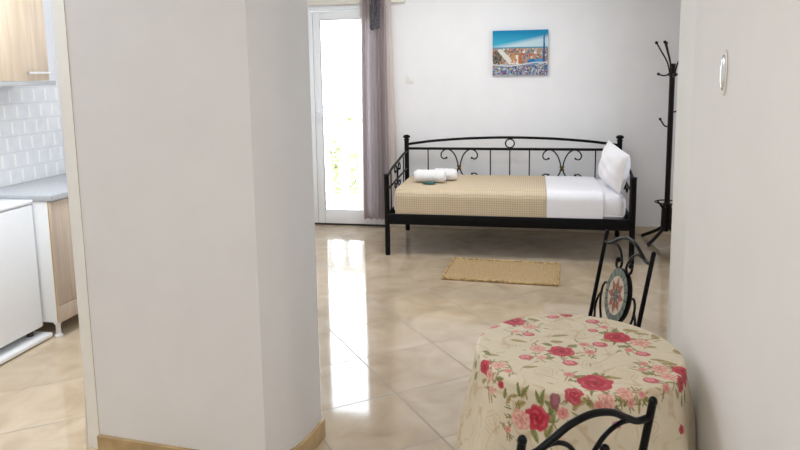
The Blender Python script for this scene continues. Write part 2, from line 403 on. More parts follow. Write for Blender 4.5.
# ------------------------------------------------------------------ balcony door
d = thing('door_1', 'white glazed double balcony door in the back wall', 'door', ((DX0 + DX1) / 2, BW + .03, 0), kind='structure')
hw = (DX1 - DX0) / 2; ym0, ym1 = -.03, .05
bm = bmesh.new()
box(bm, -hw, -hw + .05, ym0, ym1, 0, DZ, .004); box(bm, hw - .05, hw, ym0, ym1, 0, DZ, .004); box(bm, -hw, hw, ym0, ym1, DZ - .06, DZ, .004)
obj('frame', bm, M['pvc'], d)
obj('threshold', B(-hw, hw, ym0 - .015, ym1, 0, .018, .003), M['rubber'], d)
def leaf(x0, x1, handle_x, sm):
    bm = bmesh.new(); y0, y1 = -.05, .015; s = .085
    x0, x1 = (x0 - (s - sm), x1) if handle_x else (x0, x1 + (s - sm))
    xa, xb = (x0 + s - sm, x1) if handle_x else (x0, x1 - s + sm)
    box(bm, xa, x0 + s, y0, y1, .02, DZ - .065, .005); box(bm, x1 - s, xb, y0, y1, .02, DZ - .065, .005)
    box(bm, x0 + s, x1 - s, y0, y1, .02, .155, .005); box(bm, x0 + s, x1 - s, y0, y1, DZ - .15, DZ - .065, .005)
    l = obj('door_leaf', bm, M['pvc'], d)
    obj('pane', B(x0 + s - .01, x1 - s + .01, -.022, -.016, .145, DZ - .14), M['glass'], l, smooth=False)
    bm = bmesh.new(); 
    for a, b in (((x0 + s, .155), (x0 + s, DZ - .15)), ((x1 - s, .155), (x1 - s, DZ - .15)), ((x0 + s, .155), (x1 - s, .155)), ((x0 + s, DZ - .15), (x1 - s, DZ - .15))):
        tube(bm, [(a[0], y0 + .012, a[1]), (b[0], y0 + .012, b[1])], .006, 6)
    obj('glazing_seal', bm, M['alu'], l)
    if handle_x is not None:
        bm = bmesh.new(); box(bm, handle_x - .014, handle_x + .014, y0 - .01, y0, 1.05, 1.23, .004)
        tube(bm, spline([(handle_x, y0 - .005, 1.16), (handle_x, y0 - .045, 1.16), (handle_x + .02, y0 - .05, 1.155), (handle_x + .1, y0 - .05, 1.15)], 5), .009, 8)
        obj('handle', bm, M['pvc'], l)
mid = -2.165 - (DX0 + DX1) / 2
leaf(-hw + .045, mid - .003, None, .058); leaf(mid + .003, hw - .045, mid + .035, .07)

# ------------------------------------------------------------------ outside
structure('balcony_floor', B(-4.5, .6, BW + .2, 8.0, -.14, -.02), M['balcony'], 'beige tiled balcony floor beyond the glass door', 'balcony floor', smooth=False)
bl = thing('balustrade', 'white balcony balustrade with turned balusters, seen through the door glass', 'balustrade', (-2.1, 7.7, -.02))
obj('handrail', B(-2.2, 2.2, -.1, .1, .80, .90, .015), M['stone_out'], bl); obj('plinth', B(-2.2, 2.2, -.09, .09, 0, .12, .01), M['stone_out'], bl)
prof = [(.062, 0), (.062, .05), (.04, .07), (.05, .12), (.068, .2), (.066, .27), (.045, .37), (.033, .47), (.032, .54), (.05, .57), (.034, .6), (.06, .64), (.06, .68)]
b0 = obj('baluster', lathe(bmesh.new(), prof, n=16), M['stone_out'], bl); b0.location = (-2.05, 0, .12)
for k in range(1, 20):
    c = b0.copy(); COL.objects.link(c); c.parent = bl; c.location = (-2.05 + k * .216, 0, .12)
def tree(x, y, base, h, r, label, n=1500, seed=1):
    rnd = random.Random(seed)
    t = thing('tree', label, 'tree', (x, y, base), group=None)
    bm = tube(bmesh.new(), [(0, 0, 0), (.05, 0, h * .35), (0, .05, h * .7)], [.14, .1, .05], 8)
    for a in range(5):
        an = a * 1.26; tube(bm, [(0.03, 0, h * (.4 + .05 * a)), (r * .6 * math.cos(an), r * .6 * math.sin(an), h * (.6 + .05 * a))], [.05, .02], 6)
    obj('trunk', bm, M['bark'], t)
    bm = bmesh.new()
    for _ in range(n):
        v = Vector((rnd.gauss(0, 1), rnd.gauss(0, 1), rnd.gauss(0, 1))).normalized() * (rnd.random() ** .4)
        c = Vector((v.x * r, v.y * r, h * .68 + v.z * h * .34)) * 1.0
        q = Matrix.Rotation(rnd.random() * 6.28, 3, Vector((rnd.random() - .5, rnd.random() - .5, rnd.random() - .5)).normalized())
        s = .10
        bm.faces.new([bm.verts.new(c + q @ Vector(p)) for p in ((-s, 0, 0), (0, -s * .45, 0), (s, 0, .02), (0, s * .45, 0))])
    obj('crown', bm, M['leaf'], t, smooth=False)
    return t
tree(-3.35, 10.6, -3.0, 4.0, 1.2, 'green leafy tree beyond the balcony balustrade, nearer the door', seed=3)
tree(-5.2, 13.5, -3.0, 3.8, 1.5, 'leafy tree farther out beyond the balcony, left of the nearer tree', seed=5)
structure('ground_outside', B(-14, 8, 8.0, 30, -3.2, -3.0), simple('pale_ground', (.45, .42, .36), .9, noise=.15, scale=2), 'pale ground far below the balcony', 'ground', smooth=False)
# ------------------------------------------------------------------ daybed
BX0, BX1, BY0, BY1 = -1.205, .785, 5.48, 6.42
bed = thing('daybed', 'black wrought-iron daybed with scrolled back against the rear wall', 'bed', ((BX0 + BX1) / 2, (BY0 + BY1) / 2, 0))
cx, cy = bed.location.x, bed.location.y
LX, LY = (BX1 - BX0) / 2, (BY1 - BY0) / 2
for sx in (-1, 1):
    bm = lathe(bmesh.new(), [(.020, 0), (.0225, .01), (.0225, .685), (.026, .69), (.024, .70), (.006, .706)], (sx * LX, -LY, 0), 16)
    obj('front_post', bm, M['iron'], bed)
    bm = lathe(bmesh.new(), [(.020, 0), (.0225, .01), (.0225, .895)], (sx * LX, LY, 0), 16)
    p = obj('back_post', bm, M['iron'], bed)
    obj('finial', lathe(bmesh.new(), [(.022, .893), (.030, .90), (.022, .908), (.020, .915), (.034, .922), (.036, .934), (.026, .945), (.008, .950)], (sx * LX, LY, 0), 16), M['iron'], p)
obj('back_rail', tube(bmesh.new(), [(-LX, LY, .815), (LX, LY, .815)], .0125), M['iron'], bed)
obj('arched_top_rail', tube(bmesh.new(), spline([(-LX, LY, .855), (-LX * .75, LY, .889), (-LX * .4, LY, .915), (0, LY, .925), (LX * .4, LY, .915), (LX * .75, LY, .889), (LX, LY, .855)], 6), .0125), M['iron'], bed)
obj('lower_back_rail', tube(bmesh.new(), [(-LX, LY, .40), (LX, LY, .40)], .0125), M['iron'], bed)
for k in (-4, -1, 0, 1, 4):
    x = k * .196 if abs(k) == 4 else k * .183
    obj('spindle', tube(bmesh.new(), [(x, LY, .40), (x, LY, .815)], .0058, 8), M['iron'], bed)
bm = bmesh.new(); tube(bm, [(.041 * math.cos(a), LY, .869 + .041 * math.sin(a)) for a in np.linspace(0, 2 * PI, 28, endpoint=False)], .0062, 8, closed=True)
obj('ring', bm, M['iron'], bed)
def butterfly(x0, y, zc, sc, r, axis='x'):
    """pair of C scrolls bound by a collar, mirrored above and below"""
    bm = bmesh.new()
    half = [(.008, 0), (.018, .055), (.045, .115), (.09, .155), (.14, .155), (.172, .125), (.172, .092), (.148, .076), (.122, .085)]
    for s in (-1, 1):
        for u in (-1, 1):
            pts = [(s * a * sc, u * b * sc * (1.1 if u > 0 else .72)) for a, b in half]
            P3 = [(x0 + a, y, zc + b) if axis == 'x' else (x0, y + a, zc + b) for a, b in pts]
            tube(bm, spline(P3, 5), r, 8)
            ball(bm, P3[-1], r * 1.7, u=8, v=6)
    return bm
for x in (-.482, .482):
    s = obj('scroll', butterfly(x, LY, .634, 1.0, .0062), M['iron'], bed)
    bm = bmesh.new(); ball(bm, (x, LY, .634), .016, (1, .8, 1.6)); 
    for a in range(4):
        an = PI / 4 + a * PI / 2; ball(bm, (x + .018 * math.cos(an), LY - .008, .634 + .022 * math.sin(an)), .009, (1, .6, 1.2), 8, 6)
    obj('collar', bm, M['brass'], s)
for sx in (-1, 1):
    x = sx * LX
    bm = tube(bmesh.new(), spline([(x, LY, .79), (x, LY * .55, .775), (x, 0, .745), (x, -LY * .55, .715), (x, -LY, .665)], 6), .0115)
    a = obj('armrest', bm, M['iron'], bed)
    obj('armrest_bar', tube(bmesh.new(), [(x, LY, .62), (x, -LY, .56)], .009, 8), M['iron'], a)
    for y, t in ((-LY * .62, .70), (LY * .62, .765)):
        obj('armrest_spindle', tube(bmesh.new(), [(x, y, .36), (x, y, t - .005)], .0058, 8), M['iron'], a)
    obj('armrest_scroll', butterfly(x, 0, .60, .72, .0062, 'y'), M['iron'], a)
    obj('end_rail', B(x - .014, x + .014, -LY, LY, .275, .36, .004), M['iron'], bed)
obj('front_rail', B(-LX, LX, -LY - .014, -LY + .014, .272, .36, .004), M['iron'], bed)
obj('rear_rail', B(-LX, LX, LY - .014, LY + .014, .275, .36, .004), M['iron'], bed)
bm = bmesh.new()
for k in range(14):
    x = -LX + .07 + k * (2 * LX - .14) / 13; box(bm, x - .03, x + .03, -LY, LY, .318, .330, .002)
obj('slat_base', bm, M['iron'], bed)

MX0, MX1, MY0, MY1, MZ0, MZ1 = -1.165, .742, 5.502, 6.385, .331, .555
mt = thing('mattress', 'white covered mattress lying on the black daybed', 'mattress', ((MX0 + MX1) / 2, (MY0 + MY1) / 2, MZ0))
hx, hy = (MX1 - MX0) / 2, (MY1 - MY0) / 2
bm = B(-hx, hx, -hy, hy, 0, MZ1 - MZ0, .075, 5)
obj('mattress_cover', bm, M['sheet'], mt)
bm = bmesh.new()
tube(bm, [(sx * (hx - .012), sy * (hy - .012), .205) for sx, sy in ()] or [(-hx + .03, -hy - .001, .05), (hx - .03, -hy - .001, .05)], .004, 6)
obj('piping', bm, M['sheet'], mt)

def drape(x0, x1, gap, wob, nx, seed, zlow=.362, ylow=None, endround=False):
    """a bed cover: runs over the mattress top from the back edge and down its front"""
    e = gap; rr = .055
    prof = [(MY1 + e - .01, MZ1 - .06)]
    for t in np.linspace(0, PI / 2, 6): prof.append((MY1 - .05 + (.05 + e - .01) * math.cos(t), MZ1 - .05 + (.05 + e) * math.sin(t)))
    for y in np.linspace(MY1 - .08, MY0 + .09, 26): prof.append((y, MZ1 + e))
    for t in np.linspace(0, PI / 2, 8): prof.append((MY0 + rr - (rr + e) * math.sin(t), MZ1 - rr + (rr + e) * math.cos(t)))
    for z in np.linspace(MZ1 - rr - .02, zlow, 9): prof.append((MY0 - e, z))
    rnd = np.random.RandomState(seed); ph = rnd.rand(6) * 6
    bm = bmesh.new(); k = len(prof)
    vs = []
    for i in range(nx + 1):
        u = i / nx; x = x0 + (x1 - x0) * u; col = []
        for j, (y, z) in enumerate(prof):
            w = wob * (math.sin(9 * x + ph[0] + 3 * y) + .7 * math.sin(17 * x + ph[1] - 8 * y) + .5 * math.sin(31 * x + 11 * z + ph[2]) + .6 * math.sin(13 * y + ph[3]))
            top = 1 if z > MZ1 - .01 else 0
            dz = abs(w) if top else 0; dy = -abs(w) if (not top and y < 6) else 0
            if endround and u < .09: 
                q = (.09 - u) / .09; dz -= .006 * q * q if top else 0
            col.append(bm.verts.new((x - cx, y + dy - cy, z + dz)))
        vs.append(col)
    for i in range(nx):
        for j in range(k - 1): bm.faces.new((vs[i][j], vs[i + 1][j], vs[i + 1][j + 1], vs[i][j + 1]))
    bmesh.ops.recalc_face_normals(bm, faces=bm.faces[:])
    bmesh.ops.solidify(bm, geom=bm.faces[:], thickness=-.004)
    return bm
o = obj('blanket', drape(-1.135, .115, .014, .0022, 90, 4, endround=True), M['blanket']); o.location = (cx, cy, 0)
tag(o, 'beige waffle-weave blanket spread over the left two thirds of the daybed', 'blanket')
o = obj('sheet', drape(.118, .56, .012, .0034, 60, 9), M['sheet']); o.location = (cx, cy, 0)
tag(o, 'white cotton top sheet folded over the mattress between blanket and pillow', 'sheet')

# pillow leaning on the right armrest
def pillow_bm(w, h, t):
    bm = bmesh.new(); n = 22
    def f(s):
        def g(u, v):
            a, b = 2 * u - 1, 2 * v - 1
            pin = 1 - .07 * (1 - b * b) ; pin2 = 1 - .07 * (1 - a * a)
            pro = max(0., (1 - abs(a) ** 2.6) * (1 - abs(b) ** 2.6)) ** .55
            wr = (.006 * math.sin(6 * a + 4 * b) + .004 * math.sin(11 * b - 5 * a)) * pro * pro
            return Vector((s * (t * pro + wr), a * w / 2 * pin, b * h / 2 * pin2))
        return g
    grid(bm, f(1), n, n); grid(bm, f(-1), n, n)
    bmesh.ops.remove_doubles(bm, verts=bm.verts[:], dist=.0008)
    return bm
pl = thing('pillow', 'plump white pillow propped upright against the right armrest of the daybed', 'pillow', (.660, 5.72, .753), .0)
o = obj('pillow_case', pillow_bm(.47, .335, .09), M['sheet'], pl); o.rotation_euler = (math.radians(9), math.radians(8), math.radians(15))

# towels
def roll(L, r, seed):
    bm = bmesh.new(); ph = seed
    prof = []
    turns = 2.6
    # outer body
    def f(u, v):
        a = u * 2 * PI; x = (v - .5) * L
        e = min(v, 1 - v) * L; rr = r * (1 - .22 * max(0, 1 - e / .025) ** 2) * (1 + .03 * math.sin(9 * v * 3 + ph) + .02 * math.sin(3 * a + ph))
        sq = 1 - .12 * max(0, -math.sin(a))
        return Vector((x, rr * math.cos(a) * 1.05, rr * math.sin(a) * sq))
    vs = grid(bm, f, 28, 20, closed_u=True)
    for j in (0, 20):
        bm.faces.new([vs[i][j] for i in range(28)])
    return bm
def spiral(L, r, side):
    pts = []
    for t in np.linspace(0, 1, 40):
        a = t * 2 * PI * 2.3; q = r * .72 * (1 - .82 * t); pts.append((side * (L / 2 + .001), q * math.cos(a), q * math.sin(a)))
    return tube(bmesh.new(), pts, .007, 6)
for nm, lab, L, r, loc, rz in (('towel', 'longer rolled white towel lying on the beige blanket, in front', .265, .058, (-.89, 5.84, .632), -.06),
                               ('towel', 'shorter rolled white towel poking out behind the right end of the longer one', .20, .055, (-.775, 5.985, .627), -.06)):
    t = thing(nm, lab, 'towel', loc, rz, 'rolled towels on the daybed')
    obj('rolled_body', roll(L, r, rz * 20), M['towel'], t)
    for s in (-1, 1): obj('rolled_end', spiral(L, r, s), M['towel'], t)
bm = bmesh.new(); box(bm, -.043, .043, -.022, .022, 0, .016, .006, 3)
t = thing('soap_packet', 'small dark teal wrapped soap in front of the longer rolled towel', 'soap', (-.885, 5.745, .5775), -.1)
obj('wrapper', bm, M['teal'], t)
for s in (-1, 1): obj('folded_end', B(s * .05 - .008, s * .05 + .008, -.018, .018, .004, .010, .002), M['teal'], t)

# ------------------------------------------------------------------ rug
rg = thing('jute_rug', 'small rectangular woven jute rug on the tiles in front of the daybed', 'rug', (-.217, 5.112, .0005), -.05)
bm = bmesh.new()
def rf(u, v):
    x, y = (u - .5) * .84, (v - .5) * .545
    return Vector((x, y, .008 + .0015 * math.sin(x * 40) * math.sin(y * 37)))
grid(bm, rf, 50, 34); bmesh.ops.solidify(bm, geom=bm.faces[:], thickness=.007)
obj('woven_field', bm, M['jute'], rg)
bm = bmesh.new(); pts = []
hx_, hy_ = .425, .277
for a, b, n in (((-hx_, -hy_), (hx_, -hy_), 40), ((hx_, -hy_), (hx_, hy_), 26), ((hx_, hy_), (-hx_, hy_), 40), ((-hx_, hy_), (-hx_, -hy_), 26)):
    for k in range(n): pts.append((a[0] + (b[0] - a[0]) * k / n + random.uniform(-.002, .002), a[1] + (b[1] - a[1]) * k / n + random.uniform(-.002, .002), .0095))
tube(bm, pts, .009, 7, closed=True)
obj('braided_border', bm, M['jute_edge'], rg)

# ------------------------------------------------------------------ coat rack
cr = thing('coat_stand', 'tall slim dark metal coat stand in the corner right of the daybed', 'coat stand', (1.185, 6.26, 0))
obj('pole', lathe(bmesh.new(), [(.0235, .10), (.0235, 1.56), (.026, 1.565), (.026, 1.585), (.012, 1.59)], n=16), M['rack'], cr)
for k in range(4):
    a = PI / 4 + k * PI / 2; c, s = math.cos(a), math.sin(a)
    bm = tube(bmesh.new(), spline([(.012 * c, .012 * s, .36), (.035 * c, .035 * s, .30), (.038 * c, .038 * s, .18), (.06 * c, .06 * s, .115), (.24 * c, .24 * s, .017)], 5), .0155, 10)
    l = obj('leg', bm, M['rack'], cr)
    obj('foot_cap', ball(bmesh.new(), (.24 * c, .24 * s, .0165), .0165, u=10, v=8), M['rubber'], l)
bm = tube(bmesh.new(), [(.10 * math.cos(a), .10 * math.sin(a), .365) for a in np.linspace(0, 2 * PI, 32, endpoint=False)], .006, 8, closed=True)
for k in range(4):
    a = PI / 4 + k * PI / 2; tube(bm, [(.1 * math.cos(a), .1 * math.sin(a), .365), (.03 * math.cos(a), .03 * math.sin(a), .29)], .0075, 8)
obj('umbrella_ring', bm, M['rack'], cr)
def hook(pts, br=.014):
    h = obj('hook', tube(bmesh.new(), spline(pts, 5), .0068, 8), M['rack'], cr)
    obj('knob', ball(bmesh.new(), pts[-1], br, u=10, v=8), M['rack'], h)
for a in (PI, PI / 2 + .25, PI * 1.5 - .7, .1):
    c, s = math.cos(a), math.sin(a)
    hook([(.02 * c, .02 * s, 1.50), (.045 * c, .045 * s, 1.60), (.10 * c, .10 * s, 1.70), (.14 * c, .14 * s, 1.77)])
for z, aa in ((1.50, (PI, 0)), (1.49, (PI * 1.5, PI / 2))):
    for a in aa:
        c, s = math.cos(a), math.sin(a); hook([(.02 * c, .02 * s, z + .01), (.05 * c, .05 * s, z - .012), (.085 * c, .085 * s, z - .012), (.115 * c, .115 * s, z)])
for z, a in ((1.07, PI - .3), (1.20, -.3)):
    c, s = math.cos(a), math.sin(a); hook([(.02 * c, .02 * s, z - .03), (.05 * c, .05 * s, z - .02), (.085 * c, .085 * s, z + .035)], .013)

# ------------------------------------------------------------------ wall things
sw = thing('light_switch', 'small white light switch on the back wall between curtain and picture', 'switch', (-1.187, BW - .001, 1.486))
obj('plate', B(-.041, .041, -.009, 0, -.041, .041, .004), M['switch'], sw); obj('rocker', B(-.017, .017, -.014, -.008, -.026, .026, .003), M['switch'], sw)

wp = thing('wall_hook_plate', 'small oval metal fitting on the right hall wall above the table', 'wall fitting', (XW - .001, 1.765, 1.522), 0)
def oval(a, b, x0, x1, dome, n=28):
    bm = bmesh.new(); rings = []
    for k, (s, x) in enumerate(((1, x1), (1, x0 + .003), (.94, x0), (.7, x0 - dome * .6), (.35, x0 - dome * .93), (.05, x0 - dome))):
        rings.append([bm.verts.new((x, a * s * math.cos(t), b * s * math.sin(t))) for t in np.linspace(0, 2 * PI, n, endpoint=False)])
    for A, Bq in zip(rings, rings[1:]):
        for j in range(n): bm.faces.new((A[j], A[(j + 1) % n], Bq[(j + 1) % n], Bq[j]))
    bm.faces.new(rings[0]); bm.faces.new(rings[-1]); return bm
obj('back_plate', oval(.017, .056, -.003, 0, .001), M['switch'], wp)
obj('domed_cover', oval(.012, .043, -.008, -.002, .003), M['steel'], wp)

# canvas print: town panorama with mosaic terrace, vertex-coloured
PW, PH = .512, .417
def picture():
    rnd = np.random.RandomState(11); nx, ny = 150, 120
    img = np.zeros((ny, nx, 3))
    sky_top, sky_mid, cloud = np.array([0, .22, .46]), np.array([.05, .42, .62]), np.array([.55, .72, .80])
    def blend(a, b, t): return a + (b - a) * np.clip(t, 0, 1)
    for j in range(ny):
        for i in range(nx):
            u, v = i / (nx - 1), j / (ny - 1)          # v from top
            c = blend(sky_top, sky_mid, v / .3)
            edge = .33 - .24 * u                        # cloud bank rising to the right
            c = blend(c, cloud, (v - edge) / .10)
            if .37 < v < .40: c = np.array([.05, .28, .42])
            img[j, i] = c
    def rect(u0, u1, v0, v1, c):
        img[int(v0 * ny):max(int(v1 * ny), int(v0 * ny) + 1), int(u0 * nx):max(int(u1 * nx), int(u0 * nx) + 1)] = c
    pal = [(.50, .14, .09), (.42, .20, .12), (.70, .55, .42), (.80, .74, .66), (.12, .22, .14), (.20, .18, .20), (.60, .22, .12), (.25, .12, .10), (.1, .2, .35)]
    rect(0, 1, .40, .75, (.42, .30, .24))
    for k in range(420):
        u, v = rnd.rand(), .40 + .33 * rnd.rand(); s = .008 + .03 * rnd.rand()
        rect(u, min(1, u + s), v, min(.76, v + s * (.8 + rnd.rand())), pal[rnd.randint(len(pal))])
    for k in range(60):
        u, v = .16 * rnd.rand(), .46 + .26 * rnd.rand(); rect(u, u + .03, v, v + .05, [(.03, .07, .05), (.10, .14, .10), (.2, .12, .1)][rnd.randint(3)])
    for k in range(30):                                  # pale slope left, pale walk in the middle
        t = k / 29; rect(.10 + .2 * t, .17 + .24 * t, .42 + .28 * t, .47 + .28 * t, (.75, .72, .66))
        rect(.42 + .03 * math.sin(t * 3), .49, .55 + .18 * t, .58 + .18 * t, (.82, .76, .64))
    for k in range(14):                                  # ochre gatehouses
        rect(.33 + .01 * (k % 4), .39, .50 + .016 * k, .52 + .016 * k, [(.55, .24, .06), (.62, .34, .12)][k % 2])
        rect(.47 + .008 * (k % 3), .53, .54 + .014 * k, .56 + .014 * k, [(.45, .12, .05), (.55, .2, .08)][k % 2])
    for j in range(ny):                                  # blue dome and slender spire, right
        for i in range(nx):
            u, v = i / nx, j / ny
            if ((u - .72) / .10) ** 2 + ((v - .74) / .11) ** 2 < 1 and v < .76: img[j, i] = np.array([.03, .18, .42]) * (.7 + .8 * rnd.rand())
            if ((u - .84) / .07) ** 2 + ((v - .72) / .09) ** 2 < 1 and v < .74: img[j, i] = np.array([.08, .30, .55]) * (.6 + .8 * rnd.rand())
            wd = .010 + .014 * max(0, (v - .08) / .6)
            if .07 < v < .74 and abs(u - .925) < wd: img[j, i] = np.array([.03, .12, .32]) * (.6 + .9 * rnd.rand())
            if abs(v - .115) < .012 and abs(u - .925) < .025: img[j, i] = (.15, .2, .3)
    mos = [(.75, .76, .72), (.06, .12, .40), (.10, .25, .55), (.03, .03, .06), (.55, .50, .25), (.12, .35, .18), (.45, .15, .25), (.55, .65, .80), (.16, .10, .35)]
    rect(0, 1, .76, 1, (.3, .32, .42))
    for k in range(900):
        u, v = rnd.rand(), .77 + .23 * rnd.rand(); s = .008 + .022 * rnd.rand(); rect(u, min(1, u + s), v, min(1, v + s * 1.2), np.array(mos[rnd.randint(len(mos))]) * .85)
    for i in range(nx):
        u = i / nx; v = .745 + .035 * math.sin(u * 5.5); rect(u, u + .008, v, v + .025, (.70, .70, .66))
    bm = bmesh.new()
    vs = [[bm.verts.new((-PW / 2 + PW * i / (nx - 1), -.028, PH / 2 - PH * j / (ny - 1))) for i in range(nx)] for j in range(ny)]
    cl = [img[j, i] for j in range(ny) for i in range(nx)]
    for j in range(ny - 1):
        for i in range(nx - 1): bm.faces.new((vs[j][i], vs[j + 1][i], vs[j + 1][i + 1], vs[j][i + 1]))
    ring = [(0, i) for i in range(nx)] + [(j, nx - 1) for j in range(1, ny)] + [(ny - 1, i) for i in range(nx - 2, -1, -1)] + [(j, 0) for j in range(ny - 2, 0, -1)]
    bk = []
    for j, i in ring:
        q = vs[j][i].co; bk.append(bm.verts.new((q.x, 0, q.z))); cl.append(img[j, i])
    for k in range(len(ring)):
        a, b = ring[k], ring[(k + 1) % len(ring)]
        bm.faces.new((vs[a[0]][a[1]], vs[b[0]][b[1]], bk[(k + 1) % len(ring)], bk[k]))
    o = obj('canvas_picture', bm, M['picture'], smooth=False)
    ca = o.data.attributes.new('Col', 'FLOAT_COLOR', 'POINT')
    ca.data.foreach_set('color', np.concatenate([np.array(cl) * .88, np.ones((len(cl), 1))], 1).astype(np.float32).ravel())
    o.location = (-.126, BW - .001, 1.717)
    return tag(o, 'unframed canvas print of a sunny town under teal sky, hung above the daybed', 'picture')
picture()

# ------------------------------------------------------------------ curtain
ct = thing('curtain', 'long taupe curtain hanging at the right side of the balcony door', 'curtain', (-1.50, 6.43, .10))
def curtain_sheet(x_top, x_bot, z0, z1, folds, amp, y, seed, nu=150, nv=40):
    rnd = random.Random(seed); ph = [rnd.random() * 6 for _ in range(4)]
    bm = bmesh.new()
    def f(u, v):
        xa = x_bot[0] + (x_top[0] - x_bot[0]) * v; xb = x_bot[1] + (x_top[1] - x_bot[1]) * v
        k = u + .012 * math.sin(5 * v + ph[0])
        x = xa + (xb - xa) * k
        d = amp * (.75 + .35 * (1 - v)) * (math.sin(2 * PI * folds * u + ph[1] + .5 * math.sin(3 * v)) + .4 * math.sin(2 * PI * folds * 1.7 * u + ph[2]))
        return Vector((x + 1.50, y + d, z0 - .10 + (z1 - z0) * v))
    grid(bm, f, nu, nv); return bm
obj('drape', curtain_sheet((-1.625, -1.395), (-1.655, -1.392), .10, 2.305, 4.5, .028, 0, 3), M['curtain'], ct)
obj('voile_edge', curtain_sheet((-1.655, -1.60), (-1.672, -1.62), .105, 2.305, 1.4, .012, .035, 8, 40), M['curtain_light'], ct)
obj('outer_fold', curtain_sheet((-1.42, -1.352), (-1.40, -1.300), .12, 2.305, 1.5, .018, .025, 5, 50), M['curtain_light'], ct)
bm = bmesh.new()
for k in range(9):
    z = 2.26 - k * .035
    for s in (0, 1):
        ball(bm, (.02 - .022 * (1 - s) + .028 * s - .002 * k, -.045, z - .1 + .012 * s), .024, (1.0, .6, 1.1), 10, 8)
obj('ruffled_heading', bm, M['heading'], ct)
rl = thing('curtain_rail', 'cream curtain rail above the balcony door', 'curtain rail', (-2.05, 6.44, 2.22))
obj('pelmet', B(-.83, .83, .058, .108, .0, .12, .006), M['rail'], rl)
obj('rod', tube(bmesh.new(), [(-.80, -.01, .099), (.82, -.01, .099)], .011), M['pvc'], rl)
for x in (-.7, 0, .76): obj('bracket', B(x - .01, x + .01, -.02, .06, .098, .112, .002), M['pvc'], rl)
# rose motifs: kind, position from the table centre, radius
MOT = [('R',-0.189,0.191,0.75,0.038),('b',-0.246,0.134,0.75,0.0194),('b',-0.279,0.068,0.75,0.0141),('p',-0.132,0.149,0.75,0.0227),('p',-0.174,0.101,0.75,0.0127),('b',-0.136,0.083,0.75,0.0189),('b',-0.059,0.246,0.75,0.0203),('r',-0.018,0.271,0.75,0.0205),('p',-0.11,-0.018,0.75,0.0226),('p',-0.099,-0.077,0.75,0.0132),('R',-0.043,-0.028,0.75,0.036),('b',-0.142,-0.086,0.75,0.019),('b',-0.024,-0.103,0.75,0.0203),('q',-0.03,-0.175,0.75,0.0154),('R',-0.262,-0.142,0.756,0.0228),('r',-0.267,-0.134,0.73,0.0115),('b',-0.314,-0.031,0.673,0.0092),('p',-0.212,-0.15,0.75,0.0184),('q',-0.186,-0.18,0.75,0.0112),('p',-0.243,-0.173,0.731,0.0155),('p',-0.232,-0.191,0.697,0.0113),('r',-0.21,-0.212,0.724,0.0111),('b',0.061,0.223,0.75,0.0218),('q',0.093,0.183,0.75,0.0132),('b',0.057,0.146,0.75,0.0162),('R',0.122,0.103,0.75,0.04),('p',0.181,0.069,0.75,0.0269),('b',0.067,0.04,0.75,0.0217),('q',0.022,0.03,0.75,0.0154),('q',0.034,-0.021,0.75,0.0151),('q',0.143,0.009,0.75,0.0138),('b',0.178,-0.009,0.75,0.0199),('r',0.177,-0.24,0.899,0.0106),('q',0.17,-0.075,0.75,0.0119),('q',0.161,-0.114,0.75,0.0116),('R',0.263,-0.103,0.75,0.0266),('p',0.206,-0.102,0.75,0.022),('p',0.218,-0.144,0.75,0.0188),('R',0.032,-0.214,0.75,0.0441),('b',0.172,-0.176,0.75,0.0198),('r',0.259,-0.148,0.738,0.0203),('q',0.206,-0.2,0.75,0.0112),('r',0.241,-0.186,0.631,0.0117),('r',-0.024,-0.277,0.75,0.0226),('p',0.054,-0.293,0.751,0.0199),('p',0.098,-0.254,0.75,0.0203),('q',0.114,-0.276,0.736,0.0094),('q',0.14,-0.249,0.75,0.0095),('q',0.036,-0.297,0.727,0.012),('b',0.079,-0.291,0.681,0.0122),('R',-0.114,-0.28,0.674,0.0325),('p',-0.154,-0.261,0.657,0.0261),('m',-0.071,-0.289,0.743,0.0132),('q',-0.051,-0.296,0.702,0.0147),('q',-0.184,-0.244,0.621,0.0084),('m',-0.333,-0.036,0.453,0.0128),('t',-0.219,-0.213,0.619,0.0255),('t',0.028,-0.105,0.75,0.0261),('t',-0.188,-0.004,0.75,0.0243),('t',-0.297,-0.074,0.607,0.0243),('t',0.111,-0.153,0.75,0.0257),('t',0.001,0.103,0.75,0.0287),('t',0.159,-0.258,0.66,0.0278),('t',-0.04,0.178,0.75,0.0296),('t',-0.091,-0.169,0.75,0.0253)]
